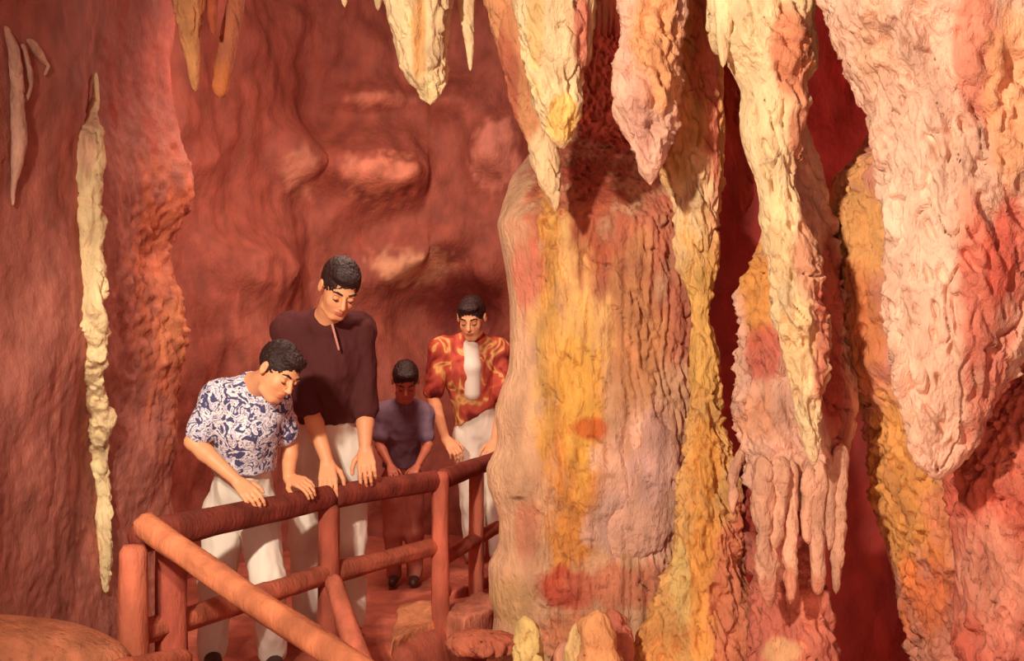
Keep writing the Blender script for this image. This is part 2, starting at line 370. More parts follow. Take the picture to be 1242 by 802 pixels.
thing_loft('stalactite', 'pink pitted stalactite with a pointed tip, right of the dark cleft', 'stalactite',
    [(-20, 752, 830), (0, 750, 828), (45, 752, 826), (63, 745, 826), (129, 744, 822), (167, 758, 815), (190, 768, 806), (202, 772, 802), (215, 780, 797), (226, 787, 791)], 2.72, PINK,
    [(800, 60, 30, 90, (230, 158, 100), 0.8), (780, 140, 14, 60, (214, 152, 136), 0.6)], up=3.15, seed=108, a1=0.022, a2=0.015, a3=0.005, pits=0.012, flute=0.008, fl_f=18)

# long column right of the pink stalactite, down to its wide foot
thing_loft('column', 'tall ochre rock column joining ceiling and floor, right of the flowstone', 'rock column',
    [(-20, 796, 868), (0, 797, 867), (70, 797, 872), (130, 795, 876), (164, 800, 877), (209, 803, 877), (244, 816, 877), (327, 821, 870), (362, 838, 865), (387, 840, 861), (425, 838, 869),
     (470, 840, 872), (519, 838, 875), (560, 828, 886), (600, 824, 892), (650, 821, 898), (680, 818, 895), (730, 796, 905), (770, 778, 915), (802, 765, 925), (840, 750, 935)], 2.95, (228, 172, 106),
    [(820, 60, 30, 150, (226, 156, 100), 0.9), (848, 60, 12, 110, RUST, 0.8), (865, 180, 10, 150, (214, 124, 100), 0.9), (835, 270, 34, 90, (240, 202, 154), 0.9),
     (850, 400, 40, 130, (228, 176, 96), 0.8), (855, 640, 22, 170, (226, 156, 78), 0.8), (895, 720, 30, 130, (212, 120, 96), 0.8), (800, 770, 40, 50, (216, 140, 76), 0.7), (825, 720, 14, 60, (214, 186, 120), 0.7)],
    up=3.2, down=-0.92, seed=120, a1=0.022, a2=0.016, a3=0.006, pits=0.008, flute=0.010, fl_f=22, maxd=0.22)
thing_loft('stalactite', 'dark red thin stalactite inside the cleft beside the long cream one', 'stalactite',
    [(-20, 862, 900), (60, 873, 903), (100, 872, 906), (140, 878, 908), (200, 893, 912), (240, 897, 914), (259, 900, 906)], 3.15, (186, 84, 66), up=3.3, seed=121, a1=0.014, a2=0.010, a3=0.003)

# flowstone column
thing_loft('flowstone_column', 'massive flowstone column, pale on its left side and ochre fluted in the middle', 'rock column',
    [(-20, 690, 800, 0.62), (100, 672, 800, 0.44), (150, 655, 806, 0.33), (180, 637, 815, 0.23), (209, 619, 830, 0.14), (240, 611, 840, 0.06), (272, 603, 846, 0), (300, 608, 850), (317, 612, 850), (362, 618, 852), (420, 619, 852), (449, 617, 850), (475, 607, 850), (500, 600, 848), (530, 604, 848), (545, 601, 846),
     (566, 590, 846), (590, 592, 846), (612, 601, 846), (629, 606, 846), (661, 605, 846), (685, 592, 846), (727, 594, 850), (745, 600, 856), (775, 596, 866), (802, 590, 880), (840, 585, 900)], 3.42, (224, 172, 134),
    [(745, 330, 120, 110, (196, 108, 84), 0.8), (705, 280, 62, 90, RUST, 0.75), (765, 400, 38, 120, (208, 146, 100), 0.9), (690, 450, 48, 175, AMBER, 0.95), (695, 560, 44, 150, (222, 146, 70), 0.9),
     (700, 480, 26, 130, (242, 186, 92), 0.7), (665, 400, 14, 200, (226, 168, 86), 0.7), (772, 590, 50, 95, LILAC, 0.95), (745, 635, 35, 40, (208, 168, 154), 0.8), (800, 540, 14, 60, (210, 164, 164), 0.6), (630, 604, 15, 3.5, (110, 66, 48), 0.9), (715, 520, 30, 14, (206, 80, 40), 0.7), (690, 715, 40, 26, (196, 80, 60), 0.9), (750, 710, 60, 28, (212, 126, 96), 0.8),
     (640, 330, 28, 40, (212, 120, 96), 0.7), (640, 640, 18, 50, (196, 110, 84), 0.6), (622, 730, 30, 30, (206, 164, 110), 0.7), (700, 770, 60, 30, (220, 130, 90), 0.7), (715, 90, 120, 110, (216, 116, 96), 0.9), (720, 200, 90, 40, (160, 74, 56), 0.8)],  # dark red zones near the top paint in shade from the ceiling stalactites
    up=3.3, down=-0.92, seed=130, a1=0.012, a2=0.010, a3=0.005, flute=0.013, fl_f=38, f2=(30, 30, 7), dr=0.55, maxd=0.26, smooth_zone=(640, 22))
# projecting lip of the lilac panel
thing_loft('flowstone_lip', 'pale lilac smooth sheet of flowstone with a curved lower edge on the column', 'rock sheet',
    [(470, 780, 812), (520, 742, 822), (580, 728, 824), (640, 724, 822), (664, 722, 806), (676, 730, 790), (684, 742, 776), (686, 748, 770)], 3.28, LILAC,
    [(770, 520, 60, 40, (208, 150, 110), 0.7), (790, 560, 30, 60, (212, 168, 162), 0.6)], seed=131, a1=0.008, a2=0.006, a3=0.002, flute=0.008, fl_f=16, dr=0.35, maxd=0.14)
# stalagmites at its foot
for i, (rows, Y, col, lab) in enumerate((
    ([(748, 633, 640), (760, 628, 648), (780, 626, 652), (802, 622, 656), (830, 618, 662)], 2.75, (220, 186, 120), 'small pale yellow stalagmite at the left foot of the flowstone column'),
    ([(740, 720, 730), (750, 710, 742), (760, 706, 740), (768, 702, 748), (785, 706, 746), (802, 698, 752), (830, 696, 756)], 2.7, (226, 156, 104), 'knobbly orange stalagmite, tallest at the foot of the flowstone column'),
    ([(738, 738, 746), (750, 732, 756), (775, 730, 764), (802, 728, 768), (830, 726, 772)], 2.85, (206, 120, 96), 'pink stalagmite with its right side in shadow, just right of the knobbly orange one'),
    ([(756, 696, 702), (775, 690, 708), (802, 686, 712), (830, 684, 714)], 2.76, (232, 190, 130), 'thin cream stalagmite just left of the knobbly orange one'),
    ([(778, 682, 690), (790, 676, 696), (802, 672, 700), (830, 668, 704)], 2.8, (216, 150, 120), 'lowest pink stalagmite stub between the pale yellow and the orange ones'))):
    thing_loft('stalagmite', lab, 'stalagmite', rows, Y, col, down=-0.92, seed=140 + i, a1=0.03, a2=0.028, a3=0.006)

# long cream stalactite
thing_loft('stalactite', 'very long cream stalactite reaching from the ceiling to the drip curtain', 'stalactite',
    [(-20, 864, 980), (0, 867, 979), (45, 868, 984), (62, 872, 986), (82, 890, 987), (101, 897, 976), (112, 900, 974), (129, 899, 983), (145, 898, 978), (160, 898, 973), (182, 905, 975), (216, 914, 968),
     (250, 920, 973), (277, 925, 985), (312, 932, 996), (365, 938, 994), (390, 942, 1000), (417, 952, 999), (452, 955, 1000), (487, 961, 998), (525, 971, 995), (550, 978, 993), (566, 984, 990)], 2.5, CREAM,
    [(962, 60, 24, 60, (206, 124, 90), 0.9), (972, 180, 18, 60, (196, 110, 84), 0.8), (985, 320, 24, 60, (214, 140, 110), 0.8), (995, 420, 12, 60, (190, 90, 74), 0.8), (940, 300, 20, 60, (238, 200, 146), 0.7), (965, 420, 26, 60, (240, 196, 140), 0.7)],
    up=3.1, seed=150, a1=0.03, a2=0.016, a3=0.006, pits=0.014)
thing_loft('stalactite', 'short cream tooth hanging from the left shoulder of the longest stalactite', 'stalactite',
    [(-20, 862, 890), (0, 866, 890), (40, 868, 888), (65, 871, 884), (82, 875, 879)], 2.46, CREAM, up=3.1, seed=151, a1=0.008, a2=0.006, a3=0.003)

# drip curtain under it
dc = empty('drip_curtain', at(960, 560, 2.7)); tag(dc, 'lumpy pink rock curtain ending in a row of slender drips, below the longest stalactite', 'rock curtain')
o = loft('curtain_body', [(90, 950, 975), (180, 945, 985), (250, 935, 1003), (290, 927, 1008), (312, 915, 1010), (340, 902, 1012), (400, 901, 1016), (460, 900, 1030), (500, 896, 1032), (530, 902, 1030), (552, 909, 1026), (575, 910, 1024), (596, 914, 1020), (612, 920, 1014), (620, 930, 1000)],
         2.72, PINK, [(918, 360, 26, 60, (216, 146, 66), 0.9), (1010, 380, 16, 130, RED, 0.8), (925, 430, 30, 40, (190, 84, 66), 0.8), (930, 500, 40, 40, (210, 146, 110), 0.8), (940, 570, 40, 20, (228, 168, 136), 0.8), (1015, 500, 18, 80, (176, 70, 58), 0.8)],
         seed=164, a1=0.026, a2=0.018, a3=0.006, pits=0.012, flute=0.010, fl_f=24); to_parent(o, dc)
for i, rows in enumerate((
    [(575, 914, 936), (600, 916, 934), (645, 918, 936), (690, 921, 941), (722, 925, 940), (739, 931, 935)],
    [(575, 934, 958), (600, 936, 954), (630, 936, 950), (650, 934, 946), (668, 934, 942)],
    [(580, 954, 968), (600, 956, 968), (650, 954, 966), (700, 954, 966), (722, 955, 964), (733, 957, 961)],
    [(585, 972, 990), (610, 975, 984), (640, 974, 984), (660, 976, 984)],
    [(580, 984, 1004), (610, 984, 998), (660, 983, 999), (700, 984, 999), (722, 988, 996)],
    [(575, 1000, 1014), (610, 1001, 1012), (640, 1001, 1010), (668, 1003, 1008)],
    [(560, 1012, 1028), (600, 1014, 1026), (640, 1013, 1024), (680, 1011, 1021), (720, 1012, 1016)],
    [(540, 898, 912), (566, 884, 898), (590, 882, 896), (612, 884, 895), (626, 887, 892)])):
    rows = [(rows[0][0] - 22, rows[0][1] + 3, rows[0][2] - 3)] + rows
    rows = [(y_, l_ - (2 if i < 7 else 0), r_ + (2 if i < 7 else 0)) for y_, l_, r_ in rows]
    o = loft('drip', rows, 2.60 if i < 7 else 2.75, (226, 168, 138), [(930 + 12 * i, 720, 20, 25, (206, 120, 96), 0.6)], seed=170 + i, a1=0.02, a2=0.022, a3=0.005, f1=(14, 14, 9), dr=1.1, rnd=0.8); to_parent(o, dc)
thing_loft('rock_mound', 'rough dark pink rock mound rising under the drip curtain', 'rock',
    [(560, 905, 1010, 0.25), (640, 905, 1008, 0.22), (690, 912, 1000, 0.12), (712, 916, 1000, 0), (760, 914, 1004, -.03), (802, 905, 1008, -.05), (840, 895, 1015, -.05)], 2.78, (204, 116, 96),
    [(985, 760, 18, 50, (222, 130, 104), 0.8), (940, 600, 60, 70, (150, 54, 44), 0.9), (945, 790, 22, 18, (230, 180, 130), 0.8)], down=-0.92, seed=180, a1=0.03, a2=0.02, a3=0.007, pits=0.01)

# right-hand mass and the big pink stalactite in front of it
thing_loft('rock_mass', 'huge rough rock mass at the right edge, ochre left flank, rosy right side', 'rock',
    [(-20, 1085, 1560), (150, 1074, 1560), (188, 1040, 1560), (212, 1016, 1560), (260, 1008, 1560), (300, 1012, 1560), (380, 1010, 1560), (440, 1014, 1560), (462, 1026, 1560), (478, 1042, 1560), (500, 1058, 1560), (520, 1062, 1560), (570, 1060, 1560),
     (615, 1064, 1560), (660, 1085, 1560), (717, 1102, 1560), (780, 1114, 1560), (830, 1122, 1560)], 2.75, (220, 146, 122),
    [(1045, 270, 45, 90, OCHRE, 0.95), (1040, 400, 34, 90, (218, 134, 82), 0.9), (1100, 600, 60, 120, (228, 160, 88), 0.95), (1120, 720, 34, 60, (220, 120, 66), 0.8), (1170, 620, 50, 50, (222, 138, 108), 0.7), (1220, 480, 50, 120, (206, 96, 80), 0.8),
     (1200, 760, 50, 60, (218, 140, 118), 0.7), (1185, 660, 30, 30, (226, 166, 130), 0.6)],
    up=3.2, down=-0.92, seed=190, a1=0.03, a2=0.022, a3=0.009, pits=0.010, dr=0.62, maxd=0.42, res=0.006)
thing_loft('stalactite', 'biggest pale pink stalactite, thick as a trunk, in front of the right rock mass', 'stalactite',
    [(-20, 1008, 1400), (0, 1012, 1400), (38, 1019, 1390), (52, 1030, 1385), (84, 1036, 1375), (93, 1043, 1370), (115, 1050, 1362), (133, 1064, 1356), (175, 1067, 1345), (210, 1071, 1335), (260, 1074, 1318), (337, 1077, 1290), (365, 1086, 1275),
     (420, 1088, 1248), (455, 1088, 1230), (487, 1094, 1212), (520, 1100, 1192), (545, 1105, 1178), (562, 1110, 1168), (574, 1118, 1156), (584, 1131, 1143)], 2.25, (236, 184, 156),
    [(1190, 60, 30, 100, (212, 118, 92), 0.75), (1200, 400, 36, 170, (204, 106, 86), 0.85), (1180, 280, 20, 60, (218, 120, 96), 0.6), (1225, 120, 30, 120, (232, 164, 116), 0.8), (1110, 250, 44, 150, (244, 204, 176), 0.75), (1060, 50, 30, 60, (234, 176, 140), 0.7), (1225, 320, 30, 90, (204, 92, 74), 0.8)],
    up=3.1, seed=200, a1=0.035, a2=0.016, a3=0.007, pits=0.014, dr=0.7, res=0.0055)

thing_loft('rock_mass', 'rosy knobbly rock bulge at the lower right, below and right of the biggest stalactite', 'rock',
    [(180, 1380, 1600), (300, 1292, 1600), (400, 1228, 1600), (480, 1192, 1600), (540, 1172, 1600), (580, 1160, 1600), (640, 1165, 1600), (700, 1172, 1600), (780, 1176, 1600), (840, 1180, 1600)], 2.42, (204, 104, 84),
    [(1200, 700, 70, 70, (224, 152, 126), 0.85), (1240, 560, 40, 40, (214, 124, 100), 0.6), (1225, 780, 40, 40, (214, 130, 110), 0.7)], down=-0.92, seed=195, a1=0.03, a2=0.022, a3=0.008, pits=0.012, dr=0.5, maxd=0.2, res=0.006)

# left wall drapery strip and streaks
RIB = [(70, 115, 118), (105, 111, 119), (130, 104, 120), (160, 94, 120), (200, 92, 120), (240, 90, 121), (300, 92, 123), (380, 93, 124), (440, 97, 127), (500, 103, 129), (560, 109, 131), (620, 117, 134), (680, 123, 135), (715, 125, 134), (740, 128, 131)]
RIB = [(y_, l_ - (4 if y_ > 140 else 0), r_ + (2 if y_ > 140 else 0)) for y_, l_, r_ in RIB]
thing_loft('flowstone_ribbon', 'long narrow cream flowstone ribbon running down the left wall', 'rock ribbon', RIB, 3.85, (246, 216, 164), [(105, 160, 14, 60, (214, 160, 136), 0.7)], seed=210, a1=0.03, a2=0.016, a3=0.003, flute=0.016, fl_f=24, dr=0.6, follow=wall_depth(RIB, -0.015))
for i, (rows, lab) in enumerate((
    ([(35, 4, 10), (60, 10, 24), (100, 14, 28), (140, 15, 30), (170, 16, 33), (200, 14, 26), (225, 13, 20), (250, 14, 17)], 'pale calcite streak nearest the left edge high on the left wall'),
    ([(40, 30, 42), (60, 46, 58), (66, 56, 62), (80, 52, 56)], 'faint short curved calcite streak beside the top of the leftmost streak'),
    ([(50, 24, 30), (80, 32, 40), (100, 36, 40), (120, 30, 34)], 'faint thin calcite streak inside the curved one on the left wall'))):
    thing_loft('calcite_streak', lab, 'rock streak', rows, 3.5, (226, 176, 152), seed=220 + i, a1=0.02, a2=0.014, a3=0.003, dr=1.0, follow=wall_depth(rows, -0.005))

# slabs and boulders by the path, ledge at lower left
def slab(label, pts, z, thick, col, seed):
    """flat stone whose top face is a polygon lying at height z"""
    T = np.array([at(x, y, (CAMH - z) * FPX / (y - HOR)) for x, y in pts]); c = T.mean(0)
    ring = np.vstack([T[k] + (T[(k + 1) % len(T)] - T[k]) * t for k in range(len(T)) for t in np.linspace(0, 1, 14, endpoint=False)])
    n = len(ring); L = []
    for f_, dz in ((.02, 0), (.3, 0), (.6, 0), (.85, 0), (.97, 0), (1.0, -.012), (1.01, -.3 * thick), (1.0, -.7 * thick), (.98, -thick)):
        q = c + (ring - c) * f_; q[:, 2] = z + dz; L.append(q)
    P = np.vstack(L); P = P + 0.022 * np.stack([noise(P * 9, seed), noise(P * 9, seed + 1), 0.6 * noise(P * 9, seed + 2)], -1) + 0.008 * np.stack([noise(P * 26, seed + 3), noise(P * 26, seed + 4), noise(P * 26, seed + 5)], -1)
    m = len(L); a = np.arange(m - 1)[:, None] * n; b = np.arange(n)[None]; b2 = (b + 1) % n
    Q = np.stack([a + b, a + n + b, a + n + b2, a + b2], -1).reshape(-1, 4); k = len(P); P = np.vstack([P, P[:n].mean(0), P[-n:].mean(0)])
    b = np.arange(n); b2 = (b + 1) % n
    t = np.vstack([np.stack([np.full(n, k), b, b2], -1), np.stack([np.full(n, k + 1), (m - 1) * n + b2, (m - 1) * n + b], -1)])
    tag(mesh_obj('rock_slab', P, [Q, t], ROCK, None, zone_color(P, col, (), seed)), label, 'rock slab')
slab('flat tan stone slab at the foot of the far fence post', [(484, 733), (524, 727), (540, 746), (506, 762), (474, 778)], .03, .10, (228, 150, 106), 230)
slab('pinkish four-sided stone slab leaning near the left foot of the flowstone column', [(540, 742), (584, 714), (602, 722), (598, 738), (562, 752)], .07, .14, (214, 132, 104), 234)
slab('narrow reddish stone slab behind the pinkish four-sided one', [(540, 704), (590, 690), (598, 700), (550, 716)], .05, .1, (196, 104, 84), 238)
thing_loft('boulder', 'low rough boulder at the bottom edge left of the pale yellow stalagmite', 'boulder',
    [(764, 560, 610), (770, 546, 622), (780, 542, 628), (790, 545, 626), (797, 556, 616)], 3.2, (206, 116, 88), seed=232, a1=0.02, a2=0.014, a3=0.005, dr=0.8)
thing_loft('rock_ledge', 'orange rock ledge at the bottom of the left wall beside the corner post', 'rock ledge',
    [(756, -160, 60, 0.10), (761, -160, 110, 0.07), (770, -170, 140, 0.04), (785, -180, 152, 0.01), (802, -190, 156), (840, -200, 160)], 3.25, (206, 128, 92), seed=233, a1=0.012, a2=0.006, a3=0.003, dr=0.5, down=-0.9, maxd=0.12)

# ------------------------------------------------------------------ log railing
def log(name, a, b, r0, r1, seed, col, parent, taper_end=True, n=20, bend=0.0):
    a, b = np.array(a, float), np.array(b, float); d = b - a; L = np.linalg.norm(d); d /= L
    u = np.cross(d, [0, 0, 1.0]); u = u / np.linalg.norm(u) if np.linalg.norm(u) > 0.05 else np.array([1.0, 0, 0]); v = np.cross(d, u)
    m = max(8, int(L / 0.02)); t = np.linspace(0, 1, m)
    rr = r0 + (r1 - r0) * t
    e = np.minimum(t, 1 - t) * L; rr = rr * np.clip(0.72 + 0.28 * np.sqrt(np.clip(e / 0.02, 0, 1)), 0, 1)
    th = np.linspace(0, 2 * np.pi, n, endpoint=False)
    C = a + d * (t * L)[:, None] + v * (bend * np.sin(np.pi * t))[:, None]
    P = C[:, None] + rr[:, None, None] * (np.cos(th)[None, :, None] * u + np.sin(th)[None, :, None] * v)
    P = P.reshape(-1, 3); dirs = (P.reshape(m, n, 3) - C[:, None]).reshape(-1, 3); dirs /= np.linalg.norm(dirs, axis=1)[:, None]
    q = np.stack([dirs @ u * 2.0, dirs @ v * 2.0, (P - a) @ d * 2.5], -1)
    P = P + dirs * (0.006 * fbm(q, 2, seed) + 0.0025 * noise(q * [4, 4, 3], seed + 3))[:, None]
    i = np.arange(m - 1)[:, None] * n; j = np.arange(n)[None]; j2 = (j + 1) % n
    quads = np.stack([i + j, i + j2, i + n + j2, i + n + j], -1).reshape(-1, 4)
    b0 = len(P); P = np.vstack([P, C[0] - d * 0.004, C[-1] + d * 0.004]); j = np.arange(n); j2 = (j + 1) % n
    tris = np.vstack([np.stack([np.full(n, b0), j2, j], -1), np.stack([np.full(n, b0 + 1), (m - 1) * n + j, (m - 1) * n + j2], -1)])
    c = np.clip(lin(col) * (1 + 0.3 * fbm(P * 9, 2, seed))[:, None], 0, 1)
    o = mesh_obj(name, P, [quads, tris], WOOD, None, c)
    return to_parent(o, parent)
rail = empty('log_railing', (-1.225, 3.5, 0)); tag(rail, 'rustic railing of round brown logs guarding the cave path', 'railing')
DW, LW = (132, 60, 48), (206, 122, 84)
HT = 0.72
def R3(i, z): return (RC[i][0], RC[i][1], z)
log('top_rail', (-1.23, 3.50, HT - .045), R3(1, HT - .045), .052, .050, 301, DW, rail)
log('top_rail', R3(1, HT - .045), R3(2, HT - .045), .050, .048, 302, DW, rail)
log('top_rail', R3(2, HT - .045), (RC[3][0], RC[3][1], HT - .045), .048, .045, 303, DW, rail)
log('middle_rail', R3(0, .36), R3(1, .36), .042, .042, 304, (186, 100, 76), rail)
log('middle_rail', R3(1, .36), R3(2, .37), .042, .038, 305, (186, 100, 76), rail)
log('middle_rail', R3(2, .30), R3(3, .30), .036, .034, 306, (186, 100, 76), rail)
log('post', (-1.215, 3.44, -0.9), (-1.215, 3.44, HT - .06), .052, .046, 307, (196, 108, 80), rail)
log('post', (-1.150, 3.62, -0.9), (-1.150, 3.62, HT - .09), .054, .052, 308, (170, 84, 66), rail)
log('post', (-0.755, 4.42, -0.4), (-0.755, 4.42, HT - .07), .050, .044, 309, (170, 86, 66), rail)
log('post', (-0.332, 4.98, -0.3), (-0.332, 4.98, HT - .005), .044, .040, 310, (196, 104, 80), rail)
log('post', (-0.185, 5.55, -0.3), (-0.185, 5.55, HT - .05), .040, .038, 311, (196, 110, 86), rail)
log('brace', at(403, 702, 4.36), at(440, 815, 4.0), .036, .046, 312, (196, 108, 82), rail)
a_ = at(172, 634, 3.42); b_ = at(452, 822, 2.75)
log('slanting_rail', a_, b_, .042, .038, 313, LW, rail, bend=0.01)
log('lower_slanting_rail', at(225, 800, 3.35), at(140, 815, 3.0), .035, .035, 314, (190, 104, 78), rail)

# ------------------------------------------------------------------ people (signed distance bodies, surface nets)
class SDF:
    def __init__(s, vox): s.v = vox; s.items = []; s.fin = []
    def cone(s, a, b, r1, r2, k=0.012): s.items.append(('c', np.array(a, float), np.array(b, float), r1, r2, k)); return s
    def ell(s, c, r, R=None, k=0.012): s.items.append(('e', np.array(c, float), np.array(r, float), np.eye(3) if R is None else np.array(R), 0, k)); return s
    def sub(s, c, r, R=None, k=0.008): s.items.append(('s', np.array(c, float), np.array(r, float), np.eye(3) if R is None else np.array(R), 0, k)); return s
    def cut(s, p, n, k=0.004): s.items.append(('p', np.array(p, float), np.array(n, float) / np.linalg.norm(n), 0, 0, k)); return s
    def build(s, disp=None):
        lo = np.full(3, 1e9); hi = -lo
        for it in s.items:
            if it[0] == 'c':
                r = max(it[3], it[4]); lo = np.minimum(lo, np.minimum(it[1], it[2]) - r); hi = np.maximum(hi, np.maximum(it[1], it[2]) + r)
            elif it[0] == 'e':
                r = it[2].max(); lo = np.minimum(lo, it[1] - r); hi = np.maximum(hi, it[1] + r)
        lo -= 3 * s.v + .01; hi += 3 * s.v + .01
        n = np.ceil((hi - lo) / s.v).astype(int) + 1
        D = np.full(n, 0.1, np.float32)
        ax = [lo[k] + np.arange(n[k]) * s.v for k in range(3)]
        for it in s.items:
            k = it[5]; pad = k * 1.5 + 3 * s.v
            if it[0] == 'c':
                r = max(it[3], it[4]); l = np.minimum(it[1], it[2]) - r - pad; h = np.maximum(it[1], it[2]) + r + pad
            elif it[0] in 'es':
                r = it[2].max(); l = it[1] - r - pad; h = it[1] + r + pad
            else: l, h = lo, hi
            i0 = np.clip(np.floor((l - lo) / s.v).astype(int), 0, n); i1 = np.clip(np.ceil((h - lo) / s.v).astype(int) + 1, 0, n)
            if (i1 <= i0).any(): continue
            sl = tuple(slice(i0[q], i1[q]) for q in range(3))
            X = ax[0][sl[0]][:, None, None]; Y = ax[1][sl[1]][None, :, None]; Z = ax[2][sl[2]][None, None, :]
            if it[0] == 'c':
                a, b = it[1], it[2]; d = b - a; L2 = max(d @ d, 1e-9)
                t = np.clip(((X - a[0]) * d[0] + (Y - a[1]) * d[1] + (Z - a[2]) * d[2]) / L2, 0, 1)
                f = np.sqrt((X - a[0] - t * d[0]) ** 2 + (Y - a[1] - t * d[1]) ** 2 + (Z - a[2] - t * d[2]) ** 2) - (it[3] + (it[4] - it[3]) * t)
            elif it[0] in 'es':
                c, r, R = it[1], it[2], it[3]
                dx, dy, dz = X - c[0], Y - c[1], Z - c[2]
                q = [(dx * R[m][0] + dy * R[m][1] + dz * R[m][2]) / r[m] for m in range(3)]
                k0 = np.sqrt(q[0] ** 2 + q[1] ** 2 + q[2] ** 2) + 1e-6
                k1 = np.sqrt((q[0] / r[0]) ** 2 + (q[1] / r[1]) ** 2 + (q[2] / r[2]) ** 2) + 1e-6
                f = k0 * (k0 - 1) / k1
            else:
                f = (X - it[1][0]) * it[2][0] + (Y - it[1][1]) * it[2][1] + (Z - it[1][2]) * it[2][2]
            A = D[sl]
            if it[0] in 'ce':
                hh = np.clip(0.5 + 0.5 * (A - f) / k, 0, 1); D[sl] = A * (1 - hh) + f * hh - k * hh * (1 - hh)
            elif it[0] == 's':
                hh = np.clip(0.5 - 0.5 * (A + f) / k, 0, 1); D[sl] = A * (1 - hh) - f * hh + k * hh * (1 - hh)
            else:
                D[sl] = np.maximum(A, f)
        # surface nets
        S = D < 0
        c = np.zeros(tuple(n - 1), np.uint8)
        for dx in (0, 1):
            for dy in (0, 1):
                for dz in (0, 1):
                    c += S[dx:n[0] - 1 + dx, dy:n[1] - 1 + dy, dz:n[2] - 1 + dz]
        act = np.argwhere((c > 0) & (c < 8)); ids = np.full(tuple(n - 1), -1, np.int32); ids[tuple(act.T)] = np.arange(len(act))
        acc = np.zeros((len(act), 3)); cnt = np.zeros(len(act))
        co = [(x, y, z) for x in (0, 1) for y in (0, 1) for z in (0, 1)]
        for i, A in enumerate(co):
            for B in co[i + 1:]:
                if sum(abs(p - q) for p, q in zip(A, B)) != 1: continue
                fa = D[tuple((act + A).T)]; fb = D[tuple((act + B).T)]
                m = (fa < 0) != (fb < 0); t = np.where(m, fa / np.where(m, fa - fb, 1), 0)
                acc += np.where(m[:, None], np.array(A) + t[:, None] * (np.array(B) - np.array(A)), 0); cnt += m
        V = lo + (act + acc / np.maximum(cnt, 1)[:, None]) * s.v
        F = []
        for a in range(3):
            b, d = (a + 1) % 3, (a + 2) % 3
            s0 = [slice(None)] * 3; s1 = [slice(None)] * 3; s0[a] = slice(0, -1); s1[a] = slice(1, None)
            E = np.argwhere(S[tuple(s0)] != S[tuple(s1)])
            E = E[(E[:, b] > 0) & (E[:, d] > 0) & (E[:, b] < n[b] - 1) & (E[:, d] < n[d] - 1)]
            inside = S[tuple(E.T)]
            def cell(ob, od):
                q = E.copy(); q[:, b] -= ob; q[:, d] -= od; return ids[tuple(q.T)]
            Q = np.stack([cell(1, 1), cell(0, 1), cell(0, 0), cell(1, 0)], -1)
            Q[~inside] = Q[~inside][:, ::-1]
            F.append(Q[(Q >= 0).all(1)])
        F = np.vstack(F)
        # one smoothing pass
        nb = np.zeros_like(V); ct = np.zeros(len(V))
        for p, q in ((0, 1), (1, 2), (2, 3), (3, 0)):
            np.add.at(nb, F[:, p], V[F[:, q]]); np.add.at(nb, F[:, q], V[F[:, p]]); np.add.at(ct, F[:, p], 1); np.add.at(ct, F[:, q], 1)
        V = V * 0.5 + 0.5 * nb / np.maximum(ct, 1)[:, None]
        if disp is not None: V = disp(V, F)
        return V, F
def normals(V, F):
    a = np.cross(V[F[:, 2]] - V[F[:, 0]], V[F[:, 3]] - V[F[:, 1]]); N = np.zeros_like(V)
    for k in range(4): np.add.at(N, F[:, k], a)
    return N / (np.linalg.norm(N, axis=1)[:, None] + 1e-12)
def folds(amp, f=(14, 14, 7), seed=1):
    def g(V, F):
        return V + normals(V, F) * (amp * (ridge(V * f, seed) * 0.8 + fbm(V * np.array(f) * 1.6, 2, seed + 3)))[:, None]
    return g
def unit(v): v = np.array(v, float); return v / np.linalg.norm(v)
def frame(fwd, up=(0, 0, 1)):
    f = unit(fwd); r = unit(np.cross(f, up)); u = np.cross(r, f); return r, f, u

def add_head(S, c, fwd, up, sc=1.0, hair_vol=1.0):
    r, f, u = frame(fwd, up); R = np.array([r, f, u]); c = np.array(c, float)
    T = lambda x, y, z: c + sc * (x * r + y * f + z * u)
    E = lambda p, rad, k=.012: S.ell(T(*p), np.array(rad) * sc, R, k * sc)
    E((0, -.012, .03), (.074, .096, .086)); E((0, .030, -.040), (.060, .062, .078), .02)
    E((0, .060, -.096), (.026, .022, .020), .018)
    for s_ in (-1, 1):
        E((s_ * .034, .060, -.028), (.024, .022, .026), .014)
        S.cone(T(s_ * .045, .02, -.085), T(s_ * .018, .062, -.102), .018 * sc, .016 * sc, .014)
    S.cone(T(-.034, .080, .022), T(.034, .080, .022), .012 * sc, .012 * sc, .010)
    for s_ in (-1, 1):
        S.sub(T(s_ * .031, .100, .004), np.array((.017, .016, .012)) * sc, R, .008)
        E((s_ * .031, .078, .002), (.014, .013, .012), .003)
    S.cone(T(0, .088, .014), T(0, .112, -.026), .008 * sc, .012 * sc, .006)
    for s_ in (-1, 1): E((s_ * .010, .103, -.032), (.008, .009, .007), .004)
    E((0, .088, -.058), (.023, .012, .006), .004); E((0, .087, -.069), (.019, .012, .007), .003)
    for s_ in (-1, 1):
        E((s_ * .079, -.004, -.004), (.009, .019, .031), .006); S.sub(T(s_ * .087, .002, .002), np.array((.006, .009, .016)) * sc, R, .003)
    return T, R, (r, f, u)
